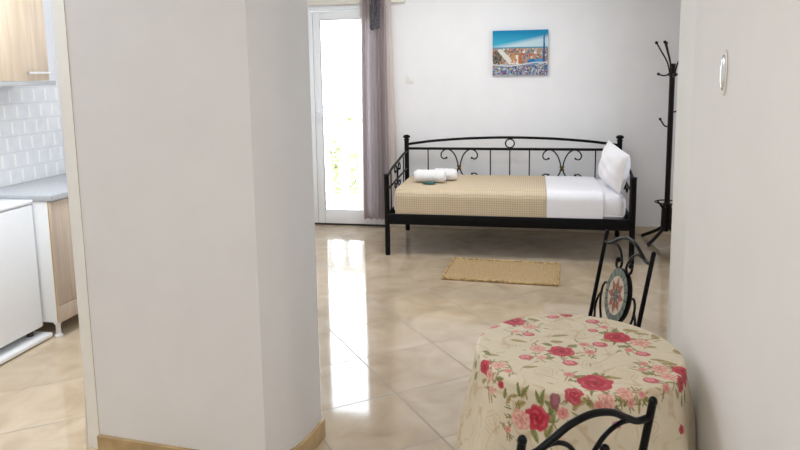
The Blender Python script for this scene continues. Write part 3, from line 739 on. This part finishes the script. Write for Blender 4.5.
LEAF = [('l',-0.078,-0.289,0.713,0.0214,0.0133,150),('l',-0.078,-0.291,0.692,0.0188,0.0107,110),('l',-0.147,-0.259,0.739,0.0188,0.0081,60),('l',-0.164,-0.249,0.738,0.0162,0.0068,110),('l',-0.103,-0.28,0.737,0.0186,0.008,80),('l',-0.115,-0.276,0.729,0.0161,0.0067,110),('o',-0.156,-0.257,0.698,0.0163,0.0109,30),('o',-0.187,-0.235,0.697,0.0138,0.0083,70),('o',-0.174,-0.244,0.711,0.0137,0.0068,20),('l',-0.118,-0.281,0.63,0.0192,0.0123,-60),('l',-0.08,-0.292,0.654,0.0189,0.0081,70),('l',-0.089,-0.29,0.644,0.0163,0.0081,110),('o',-0.008,-0.298,0.739,0.0185,0.0106,20),('o',0.01,-0.298,0.753,0.0158,0.0079,150),('o',-0.02,-0.298,0.723,0.0133,0.008,60),('l',0.074,-0.29,0.716,0.0161,0.008,60),('l',0.089,-0.286,0.708,0.0162,0.0081,120),('l',0.062,-0.292,0.727,0.0134,0.0067,30),('l',0.105,-0.279,0.734,0.0135,0.0067,50),('o',0.137,-0.265,0.735,0.0081,0.0054,90),('o',0.135,-0.267,0.718,0.0163,0.0049,90),('l',0.272,-0.129,0.691,0.0177,0.0118,80),('l',0.256,-0.158,0.691,0.0146,0.0087,60),('o',0.242,-0.176,0.718,0.0143,0.0086,110),('o',0.272,0.021,0.75,0.0156,0.0135,10),('o',0.281,-0.1,0.731,0.0149,0.0089,80),('o',-0.148,0.241,0.75,0.0202,0.0152,20),('o',-0.119,0.209,0.75,0.02,0.015,-20),('l',-0.141,0.162,0.75,0.0163,0.0117,0),('o',-0.054,0.04,0.75,0.0186,0.0139,10),('l',-0.01,0.018,0.75,0.0153,0.0138,30),('l',-0.083,0.013,0.75,0.0153,0.011,160),('o',-0.009,-0.066,0.75,0.0148,0.0133,-20),('l',-0.076,-0.077,0.75,0.0147,0.0106,30),('l',0.093,0.134,0.75,0.0227,0.0117,10),('l',0.121,0.154,0.75,0.0164,0.0147,80),('o',0.168,0.162,0.75,0.023,0.0148,0),('l',0.164,0.091,0.75,0.0191,0.0115,-10),('o',0.089,0.071,0.75,0.0189,0.0113,-20),('l',0.135,0.034,0.75,0.0186,0.0112,0),('o',0.231,0.125,0.75,0.0195,0.0146,-15),('l',-0.003,-0.184,0.75,0.0223,0.0126,20),('l',0.037,-0.171,0.75,0.0169,0.0152,80),('l',0.051,-0.18,0.75,0.014,0.0126,60),('o',0.079,-0.176,0.75,0.0225,0.0127,0),('l',0.012,-0.243,0.75,0.019,0.0098,160),('o',0.053,-0.236,0.75,0.0164,0.0098,-10),('l',-0.288,-0.082,0.719,0.0118,0.0148,70),('l',-0.283,-0.101,0.693,0.0147,0.0118,70),('o',-0.257,-0.155,0.705,0.0143,0.0086,40),('l',-0.214,-0.207,0.742,0.0138,0.0083,20),('o',-0.235,-0.083,0.75,0.0205,0.0105,0),('l',-0.249,-0.071,0.75,0.0147,0.0095,20),('l',-0.198,-0.225,0.708,0.0138,0.0083,90),('o',0.215,-0.048,0.75,0.0241,0.0108,-10),('o',0.238,-0.064,0.75,0.021,0.0108,5),('l',0.173,-0.136,0.75,0.0173,0.0104,0),('o',0.204,0.046,0.75,0.0188,0.0113,0),('o',0.197,0.143,0.75,0.0229,0.0118,-10),('o',-0.163,0.03,0.75,0.0246,0.0111,-10),('o',-0.043,0.088,0.75,0.0253,0.0114,15),('o',-0.13,-0.144,0.75,0.0199,0.0102,10)]
# ------------------------------------------------------------------ round table and its cloth
TX, TY, TR = .131, 1.887, .289
tb = thing('round_table', 'small round bistro table hidden under the rose-print cloth', 'table', (TX, TY, 0))
obj('table_top', lathe(bmesh.new(), [(.26, .722), (TR - .012, .724), (TR - .007, .73), (TR - .007, .738), (TR - .012, .743)], n=64), M['chair_iron'], tb)
for k in range(3):
    a = .4 + k * 2 * PI / 3; c, s = math.cos(a), math.sin(a)
    obj('leg', tube(bmesh.new(), spline([(.22 * c, .22 * s, .722), (.12 * c, .12 * s, .60), (.05 * c, .05 * s, .42), (.10 * c, .10 * s, .2), (.22 * c, .22 * s, .012)], 6), .011), M['chair_iron'], tb)
obj('tie_ring', tube(bmesh.new(), [(.062 * math.cos(a), .062 * math.sin(a), .42) for a in np.linspace(0, 2 * PI, 30, endpoint=False)], .008, 8, closed=True), M['chair_iron'], tb)

def cloth():
    nth = 760; ztop = .750; rb = .016; L = .635
    s_flat = np.linspace(0.0025, TR - rb, 108); s_rest = np.linspace(TR - rb, L, 146)[1:]
    ss = np.concatenate([s_flat, s_rest]); th = np.linspace(0, 2 * PI, nth, endpoint=False)
    Sg, T = np.meshgrid(ss, th, indexing='ij')
    q = np.clip((Sg - (TR - rb)) / (rb * PI / 2), 0, 1)             # bend over the rim
    drop = np.clip(Sg - (TR - rb) - rb * PI / 2, 0, None)
    R = np.where(Sg <= TR - rb, Sg, TR - rb + rb * np.sin(q * PI / 2))
    Z = np.where(Sg <= TR - rb, ztop, ztop - rb * (1 - np.cos(q * PI / 2))) - drop * .985
    g = np.clip(drop / .30, 0, 1)
    fold = .022 * np.sin(7 * T + .6) + .014 * np.sin(11 * T + 2.1) + .008 * np.sin(17 * T + .4)
    # a deep fold where the cloth turns toward the left, smoother sweep over the front
    front = np.exp(-((np.angle(np.exp(1j * (T + 1.35)))) / .75) ** 2)
    fold = fold * (1 - .75 * front)
    R = R + g ** 1.25 * (.050 + fold) + .012 * g * (1 - g)
    X = R * np.cos(T); Y = R * np.sin(T)
    lim = XW - .006 - TX                                           # the wall flattens the right side
    X = np.where(X > lim, lim + (X - lim) * .02, X)
    Z = Z + np.where(Sg < TR - rb, .0012 * np.sin(9 * Sg * np.cos(T) * 6) * np.sin(40 * Sg * np.sin(T) + 1), 0)
    # the cloth gives way where the front chair's seat touches it
    cxs, cys, rs = -.156, -.436, .214
    dd = np.hypot(X - cxs, Y - cys); k = np.clip((.53 - Z) / .05, 0, 1) * (dd < rs)
    X = X + (X - cxs) / dd * (rs - dd) * k; Y = Y + (Y - cys) / dd * (rs - dd) * k
    V = np.stack([X, Y, Z], -1).reshape(-1, 3)
    nr = len(ss)
    # ---------------- printed pattern
    col = np.zeros((nr, nth, 3)); col[:] = (.64, .56, .42)
    px = Sg * np.cos(T); py = Sg * np.sin(T)
    # soft beige scrolls of the ground
    n1 = np.sin(px * 38 + 2.2 * np.sin(py * 31)) + np.sin(py * 42 + 2.0 * np.sin(px * 27 + 1)); n2 = np.sin(px * 71 + 3 * np.sin(py * 55 + 2)) + np.sin(py * 66 + 2.5 * np.sin(px * 60))
    line = np.exp(-(n1 / .19) ** 2) * np.clip(.6 + n2, 0, 1)
    col = col + (np.array([.48, .34, .19]) - col) * (line * .8)[..., None]
    lt = np.clip(.5 + .25 * n2, 0, 1) * .22
    col = col + (np.array([.74, .69, .57]) - col) * lt[..., None]
    P = V.reshape(nr, nth, 3)
    def frame(c):
        c = np.array(c); rad = np.hypot(c[0], c[1])
        if c[2] > .742 and .255 < rad < .30: n = np.array([.45 * c[0] / rad, .45 * c[1] / rad, .89]); e1 = np.array([-c[1], c[0], 0]) / rad
        elif c[2] > .742 and rad < .285: n = np.array([0, 0, 1.]); e1 = np.array([1., 0, 0])
        else:
            n = np.array([c[0] / rad, c[1] / rad, .12 if c[2] < .735 else .7]); n /= np.linalg.norm(n); e1 = np.array([-c[1], c[0], 0]) / rad
        return c, e1, np.cross(n, e1), n
    def local(c, reach):
        c, e1, e2, n = frame(c); D = P - c; a = D @ e1; b = D @ e2; h = D @ n
        return a, b, (np.abs(h) < max(.035, reach * 1.5))
    def paint(mask, c, k=1.):
        nonlocal col
        m = np.clip(mask, 0, 1)[..., None] * k; col = col + (np.asarray(c) - col) * m
    rnd = np.random.RandomState(5)
    def leaf(c, a_, b_, ang, colr):
        a, b, ok = local(c, a_); t = math.radians(ang)
        u = a * math.cos(t) + b * math.sin(t); v = -a * math.sin(t) + b * math.cos(t)
        w = b_ * np.sqrt(np.clip(1 - (u / a_) ** 2, 0, 1)) * (.75 - .25 * u / a_)
        paint(((np.abs(v) < w) & ok).astype(float), colr, .85)
        paint(((np.abs(v) < .0012) & (np.abs(u) < a_) & ok).astype(float), np.array(colr) * .5, .8)
    def rose(c, r, kind):
        a, b, ok = local(c, r); rho = np.hypot(a, b); phi = np.arctan2(b, a); p0 = rnd.rand() * 6
        if kind == 't':                                          # faded beige rose
            e = np.exp(-((np.sin(rho / r * 9 + 1.3 * np.sin(3 * phi + p0))) / .35) ** 2) * (rho < r) * ok
            paint(e, (.46, .31, .15), .6); return
        if kind == 'm':
            paint(((rho < r * (1 + .1 * np.sin(3 * phi))) & ok).astype(float), (.24, .07, .10), .9)
            paint(((rho < r * .5) & ok).astype(float), (.42, .14, .18), .6); return
        if kind == 'b':                                          # bud seen from the side
            u, v = a, b * 1.25; rr = np.hypot(u, v) / r
            paint(((rr < 1) & ok).astype(float), (.52, .10, .13), .95)
            paint(((np.hypot(u + r * .15, v - r * .2) / r < .62) & ok).astype(float), (.70, .30, .30), .8)
            paint(((np.abs(np.sin(u / r * 4.2 + 2 * v / r)) < .28) & (rr < .9) & ok).astype(float), (.36, .03, .06), .6); return
        base, hi, dk = {'R': ((.42, .022, .045), (.60, .11, .14), (.20, .004, .014)), 'r': ((.42, .03, .055), (.56, .16, .17), (.24, .008, .02)),
                        'p': ((.62, .27, .23), (.76, .48, .38), (.42, .10, .10)), 'q': ((.60, .22, .20), (.72, .42, .34), (.38, .08, .08))}[kind]
        # halo of little leaves
        nzz = .5 * np.sin(a / r * 7 + p0 + 2 * np.sin(b / r * 6)) + .5 * np.sin(b / r * 8 + 2 * p0 + 2 * np.sin(a / r * 5))
        rim = r * (1 + .05 * np.sin(5 * phi + p0) + .04 * np.sin(8 * phi + 2 * p0) + .05 * nzz)
        inside = ((rho < rim) & ok).astype(float)
        paint(inside, base)
        rr = rho / rim
        paint(np.clip((rr - .45) * 1.6, 0, 1) * inside, hi, .45)
        sw = np.sin(rr * 12 - 2 * phi + .8 * nzz + p0)
        petal = np.sin(3 * phi + 6 * rr + p0 + .6 * nzz)
        paint(np.clip(sw * 1.3 - .2, 0, 1) * inside * np.clip(.5 + .6 * petal, 0, 1), hi, .8)
        paint(np.clip(-sw * 1.4 - .75, 0, 1) * inside * np.clip(1.15 - rr, 0, 1), dk, .85)
        paint(np.clip((.30 - rr) / .2, 0, 1) * inside, dk, .7)
        if kind == 'p':
            paint(np.clip(np.sin(7 * phi + 3 * rr), 0, 1) * (rr < .9) * ok, (.78, .58, .46), .5)
    G1, G2, O1 = (.17, .20, .045), (.25, .26, .07), (.36, .27, .10)
    def do(mot, lf):
        for k, x, y, z, r in mot:
            if k == 't': rose((x, y, z), r * 1.3, k)
        for k, x, y, z, a_, b_, an in lf: leaf((x, y, z), a_, b_, an, G1 if k == 'l' else O1)
        for k, x, y, z, r in mot:                               # random leaflets round the larger flowers
            if k in 'Rp':
                for _ in range(5 if k == 'R' else 3):
                    t = rnd.rand() * 360; rr = r * (1.02 + .1 * rnd.rand())
                    c, e1, e2, n = frame((x, y, z)); tr = math.radians(t)
                    leaf(c + e1 * rr * math.cos(tr) + e2 * rr * math.sin(tr), r * (.34 + .2 * rnd.rand()), r * .15, t, [G1, G2, O1][rnd.randint(3)])
        tan = (.42, .30, .15)
        for k, x, y, z, r in mot:                               # tan sprigs straying from the bouquets
            if k in 'Rpq':
                for _ in range(8):
                    t = rnd.rand() * 6.28; rr = r * (1.3 + 1.3 * rnd.rand()); c, e1, e2, n = frame((x, y, z))
                    leaf(c + e1 * rr * math.cos(t) + e2 * rr * math.sin(t), .006 + .010 * rnd.rand(), .002 + .002 * rnd.rand(), math.degrees(t) + rnd.uniform(-50, 50), [tan, O1, G2][rnd.choice(3, p=[.5, .3, .2])])
        for k, x, y, z, r in mot:
            if k != 't': rose((x, y, z), r, k)
    do(MOT, LEAF)
    # the far half of the skirt, unseen in front: the same flowers turned round
    m2 = [(k, -x, -y, z - .02, r) for k, x, y, z, r in MOT if z < .735]; l2 = [(k, -x, -y, z - .02, a, b, g) for k, x, y, z, a, b, g in LEAF if z < .735]
    ca, sa = math.cos(.5), math.sin(.5)
    for q_ in (m2, l2): q_[:] = [(t[0], t[1] * ca - t[2] * sa, t[1] * sa + t[2] * ca, *t[3:]) for t in q_]
    do(m2, l2)
    low = [(rnd.choice(['R', 'p', 'b', 'q', 't', 't']), .325 * math.cos(t), .325 * math.sin(t), z, .016 + .014 * rnd.rand()) for t, z in zip(np.linspace(-3.6, 2.4, 20), rnd.uniform(.435, .53, 20))]
    do(low, [])
    # mesh
    idx = np.arange(nr * nth).reshape(nr, nth)
    a = idx[:-1]; b = idx[1:]
    F = np.stack([a, b, np.roll(b, -1, 1), np.roll(a, -1, 1)], -1).reshape(-1, 4)
    me = bpy.data.meshes.new('tablecloth')
    Vc = np.concatenate([V, [[0, 0, ztop]]]); ctr = nr * nth
    me.vertices.add(len(Vc)); me.vertices.foreach_set('co', Vc.astype(np.float32).ravel())
    tri = np.stack([np.full(nth, ctr), idx[0], np.roll(idx[0], -1)], -1)
    loops = np.concatenate([F.ravel(), tri.ravel()]); nF, nT = len(F), len(tri)
    me.loops.add(len(loops)); me.loops.foreach_set('vertex_index', loops.astype(np.int32))
    me.polygons.add(nF + nT)
    st = np.concatenate([np.arange(nF) * 4, nF * 4 + np.arange(nT) * 3]); me.polygons.foreach_set('loop_start', st.astype(np.int32))
    me.update(calc_edges=True); me.validate()
    ca_ = me.attributes.new('Col', 'FLOAT_COLOR', 'POINT')
    cc = np.concatenate([col.reshape(-1, 3), col[0, :1]]); cc = np.concatenate([np.clip(cc, 0, 1), np.ones((len(cc), 1))], 1)
    ca_.data.foreach_set('color', cc.astype(np.float32).ravel())
    me.materials.append(M['cloth']); me.shade_smooth()
    o = bpy.data.objects.new('tablecloth', me); COL.objects.link(o); o.location = (TX, TY, 0)
    tag(o, 'cream tablecloth printed with red and pink roses, draped over the round table', 'tablecloth')
cloth()

# ------------------------------------------------------------------ wrought-iron chairs
def chair(name, label, loc, rz, group, hw):
    c = thing(name, label, 'chair', loc, rz, group)
    I = M['chair_iron']; zs, tilt = .45, math.tan(math.radians(10))
    def bp(x, z, off=0): return (x, -.175 - (z - zs) * tilt + off, z)   # a point of the backrest plane
    for s in (-1, 1):
        o = obj('back_leg', tube(bmesh.new(), [(s * (hw + .015), -.235, .006), (s * hw, -.172, zs), bp(s * hw, .862)], [.0085] * 3, 12), I, c)
        obj('post_cap', ball(bmesh.new(), bp(s * hw, .866), .0094, (1, 1, 1.1), 12, 8), I, o)
        obj('front_leg', tube(bmesh.new(), spline([(s * .115, .13, zs - .012), (s * .135, .16, .25), (s * .15, .175, .006)], 5), .0085, 10), I, c)
    rail = [(-hw, .829), (-hw * .79, .829), (-hw * .59, .845), (-hw * .32, .869), (0, .879), (hw * .32, .869), (hw * .59, .845), (hw * .79, .829), (hw, .829)]
    obj('top_rail', tube(bmesh.new(), spline([bp(*p) for p in rail], 6), .0075, 10), I, c)
    obj('lower_rail', tube(bmesh.new(), [bp(-hw, .505), bp(hw, .505)], .0065, 8), I, c)
    for s in (-1, 1):
        pts = [(.125, .832), (.085, .838), (.048, .822), (.024, .790), (.020, .768), (.034, .752), (.054, .757), (.060, .775), (.050, .786)]
        bm = tube(bmesh.new(), spline([bp(s * a, b) for a, b in pts], 5), .0052, 8); ball(bm, bp(s * .050, .784), .011, u=10, v=8)
        obj('upper_scroll', bm, I, c)
        pts = [(.084, .660), (.108, .675), (.128, .655), (.132, .615), (.120, .570), (.100, .535), (.095, .506)]
        bm = tube(bmesh.new(), spline([bp(s * a, b) for a, b in pts], 5), .0048, 8)
        pts = [(.130, .63), (.150, .60), (.160, .56), (.150, .52), (.148, .506)]
        tube(bm, spline([bp(s * a, b) for a, b in pts], 5), .0048, 8)
        obj('side_scroll', bm, I, c)
    # medallion: oval iron rim, mosaic face with an eight-pointed star
    A_, B_, zc, th = .086, .112, .652, .010
    tl = math.atan(tilt)
    def mp(x, h, d): return (x, -.175 - (zc - zs) * tilt - h * math.sin(tl) + d * math.cos(tl), zc + h * math.cos(tl) + d * math.sin(tl))
    n = 48; bm = bmesh.new(); rings = []
    for s, d in ((.985, th), (1., th - .002), (1., -th + .002), (.985, -th), (.05, -th)):
        rings.append([bm.verts.new(mp(A_ * s * math.cos(t), B_ * s * math.sin(t), d)) for t in np.linspace(0, 2 * PI, n, endpoint=False)])
    for P_, Q_ in zip(rings, rings[1:]):
        for j in range(n): bm.faces.new((P_[j], P_[(j + 1) % n], Q_[(j + 1) % n], Q_[j]))
    bm.faces.new(rings[-1]); bm.faces.new(rings[0][::-1])
    md = obj('medallion', bm, I, c)
    bm = bmesh.new(); k = 16
    def pol(r, t, d): return bm.verts.new(mp(A_ * r * math.cos(t), B_ * r * math.sin(t), d))
    def poly(ps, mi): f = bm.faces.new(ps); f.material_index = mi
    for j in range(18):                                            # ring of sage tiles with joints
        t0, t1 = 2 * PI * (j + .05) / 18, 2 * PI * (j + .95) / 18; tm = (t0 + t1) / 2
        poly([pol(.70, t0, th + .001), pol(.97, t0, th + .001), pol(.975, tm, th + .001), pol(.97, t1, th + .001), pol(.70, t1, th + .001), pol(.705, tm, th + .001)], 0)
    ring = [pol(.70, t, th + .0006) for t in np.linspace(0, 2 * PI, 40, endpoint=False)]; poly(ring, 1)
    for j in range(8):                                             # star points: two facets each
        t = PI / 2 + j * PI / 4; r = .70 if j % 2 == 0 else .66
        a0, a1 = pol(.40, t - PI / 8, th + .0012), pol(.40, t + PI / 8, th + .0012); tip = pol(r, t, th + .0012); ct_ = pol(.12, t, th + .0012)
        poly([ct_, a0, tip], 2); poly([ct_, tip, a1], 2)
    for j in range(8):
        t = PI / 2 + j * PI / 4; poly([pol(.0, 0, th + .0016), pol(.22, t - PI / 8.6, th + .0016), pol(.26, t, th + .0016), pol(.22, t + PI / 8.6, th + .0016)], 0 if j % 2 else 3)
    obj('mosaic', bm, [M['mosaic_green'], M['mosaic_cream'], M['mosaic_red'], M['mosaic_dark']], md, smooth=False)
    # seat: iron hoop carrying a thin round pad
    sr, sy = .166, -.012
    obj('seat_frame', tube(bmesh.new(), [(sr * math.cos(a), sy + sr * math.sin(a), zs - .012) for a in np.linspace(0, 2 * PI, 40, endpoint=False)], .008, 8, closed=True), I, c)
    obj('seat', lathe(bmesh.new(), [(.05, -.012), (sr - .008, -.012), (sr - .002, -.004), (sr - .006, .006), (.03, .008)], (0, sy, zs), 40), M['chair_iron'], c)
    obj('stretcher', tube(bmesh.new(), [(.138 * math.cos(a), -.02 + .155 * math.sin(a), .22) for a in np.linspace(0, 2 * PI, 40, endpoint=False)], .006, 8, closed=True), I, c)
    return c
chair('bistro_chair', 'black wrought-iron chair with star mosaic medallion facing the hall, behind the round table', (.142, 2.602, .0), math.radians(110.9), 'iron chairs at the round table', .180)
chair('bistro_chair', 'black wrought-iron chair nearest the camera, its arched top rail in front of the rose cloth', (-.032, 1.461, 0), math.radians(36.9), 'iron chairs at the round table', .161)

# ------------------------------------------------------------------ kitchen
KW, KF = -3.268, -2.735         # wall tile face, cabinet front
kc = thing('base_cabinet', 'oak-fronted kitchen base cabinet with white side, under the grey worktop', 'cabinet', (KW, 3.35, 0))
D = KF - KW
obj('carcass', B(.005, D - .020, 0, .835, .10, .832, .001), M['white_laminate'], kc)
obj('edge_band', B(D - .020, D - .016, 0, .835, .10, .832), M['edge_band'], kc, smooth=False)
for y0, y1 in ((.002, .40), (.404, .833)):
    dd = obj('door', B(D - .016, D, y0, y1, .205, .828, .0015), M['wood_door'], kc)
    bm = tube(bmesh.new(), [(D + .022, y1 - .05, .62), (D + .022, y1 - .05, .76)], .005, 8)
    for z in (.63, .75): tube(bm, [(D - .001, y1 - .05, z), (D + .022, y1 - .05, z)], .004, 8)
    obj('handle', bm, M['steel'], dd)
obj('bottom_panel', B(D - .016, D, .002, .833, .10, .201, .0015), M['wood_door'], kc)
for x in (.07, D - .055):
    for y in (.045, .79):
        obj('foot', lathe(bmesh.new(), [(.024, 0), (.026, .008), (.016, .018), (.014, .07), (.024, .085), (.024, .10)], (x, y, 0), 14), M['white_laminate'], kc)
wt = B(-.545, 0, 0, .84, 0, .035, .004); o = obj('worktop', wt, M['worktop']); o.location = (KF + .012, 3.345, .833)
tag(o, 'grey stone-effect kitchen worktop on the oak cabinet', 'worktop')
fr = thing('fridge', 'small white under-counter fridge at the left edge, beside the oak cabinet', 'fridge', (-3.255, 2.80, .034))
obj('body', B(0, .372, 0, .535, .03, .80, .008), M['appliance'], fr)
obj('door', B(.378, .418, 0, .535, .045, .785, .012, 3), M['appliance'], fr)
obj('door_seal', B(.371, .379, .012, .523, .05, .78), M['alu'], fr)
obj('lid', B(-.004, .42, -.004, .539, .788, .812, .008, 3), M['appliance'], fr)
obj('handle', B(.416, .424, .06, .075, .56, .74, .003), M['alu'], fr)
for x in (.05, .36):
    for y in (.05, .485): obj('foot', lathe(bmesh.new(), [(.018, 0), (.018, .03), (.014, .034)], (x, y, 0), 12), M['rubber'], fr)
pb = thing('fridge_base_board', 'flat white board on the floor under the fridge', 'board', (-3.26, 2.78, 0))
obj('board', B(0, .455, 0, .585, .006, .034, .008, 3), M['white_laminate'], pb)
for y in (.06, .52): obj('runner', B(.03, .42, y - .02, y + .02, 0, .007), M['white_laminate'], pb)
UX = -2.97
wc = thing('wall_cabinet', 'light oak wall cabinet with slim white bar handle above the kitchen tiles', 'cabinet', (-3.28, 2.80, 1.51))
W_ = UX + 3.28
obj('carcass', B(.002, W_ - .02, 0, .925, .018, .78, .001), M['white_laminate'], wc)
for y0, y1 in ((.002, .458), (.462, .93)):
    dd = obj('door', B(W_ - .018, W_, y0, y1, .018, .778, .0015), M['wood_wall'], wc)
    bm = bmesh.new(); box(bm, W_ + .018, W_ + .028, y1 - .20, y1 - .008, .058, .072, .002)
    for y in (y1 - .185, y1 - .022): box(bm, W_ - .001, W_ + .02, y - .005, y + .005, .060, .070, .001)
    obj('handle', bm, M['steel'], dd)
obj('light_rail', B(.002, W_ - .002, 0, .99, -.012, .017, .002), M['alu'], wc)

# ------------------------------------------------------------------ light
w = bpy.data.worlds.new('World'); S.world = w; w.use_nodes = True
bg = w.node_tree.nodes['Background']; bg.inputs[0].default_value = (.86, .92, 1, 1); bg.inputs[1].default_value = 7.5
def area(name, loc, rot, sx, sy, e, col, portal=False):
    l = bpy.data.lights.new(name, 'AREA'); l.shape = 'RECTANGLE'; l.size = sx; l.size_y = sy; l.energy = e; l.color = col
    o = bpy.data.objects.new(name, l); COL.objects.link(o); o.location = loc; o.rotation_euler = [math.radians(a) for a in rot]
    if portal: l.cycles.is_portal = True
    return o
area('door_portal', (-2.14, BW + .22, 1.12), (-90, 0, 0), 1.45, 2.2, 1, (1, 1, 1), True)
area('window_portal', (2.37, 4.85, 1.55), (0, 90, 0), 1.3, 1.3, 1, (1, 1, 1), True)
area('living_fill', (-.7, 4.9, CEIL - .03), (0, 0, 0), 1.4, 1.2, 36, (1, .99, .97))  # added soft fill below the living room ceiling, no real fitting
area('hall_fill', (-.5, -.3, CEIL - .03), (0, 0, 0), 1.4, 1.4, 28, (1, .99, .95))  # unseen fill added overhead to brighten the hall
area('kitchen_fill', (-2.35, 2.6, CEIL - .03), (0, 0, 0), .7, 1.2, 42, (.93, .97, 1))  # cool fill added above the kitchen, stands for no known lamp

# ------------------------------------------------------------------ camera
cam = bpy.data.cameras.new('camera'); co = bpy.data.objects.new('camera', cam); COL.objects.link(co)
f, yaw, pitch, roll_, pcx, pcy = 671.711, -.2013, .1391, -.0157, 396.49, 168.75
fwd = Vector((math.sin(yaw) * math.cos(pitch), math.cos(yaw) * math.cos(pitch), -math.sin(pitch)))
r0 = Vector((math.cos(yaw), -math.sin(yaw), 0)); u0 = r0.cross(fwd)
r = r0 * math.cos(roll_) + u0 * math.sin(roll_); u = -r0 * math.sin(roll_) + u0 * math.cos(roll_)
mw = Matrix((r, u, -fwd)).transposed().to_4x4(); mw.translation = (0, 0, 1.53); co.matrix_world = mw
cam.sensor_width = 36; cam.lens = f / 800 * 36; cam.shift_x = (400 - pcx) / 800; cam.shift_y = (pcy - 225) / 800
cam.clip_start = .05; cam.clip_end = 100
S.camera = co
S.view_settings.view_transform = 'Standard'; S.view_settings.look = 'None'; S.view_settings.exposure = .13
S.cycles.max_bounces = 10; S.cycles.diffuse_bounces = 6; S.cycles.transparent_max_bounces = 12
S.cycles.caustics_reflective = False; S.cycles.caustics_refractive = False
S.cycles.sample_clamp_indirect = 6
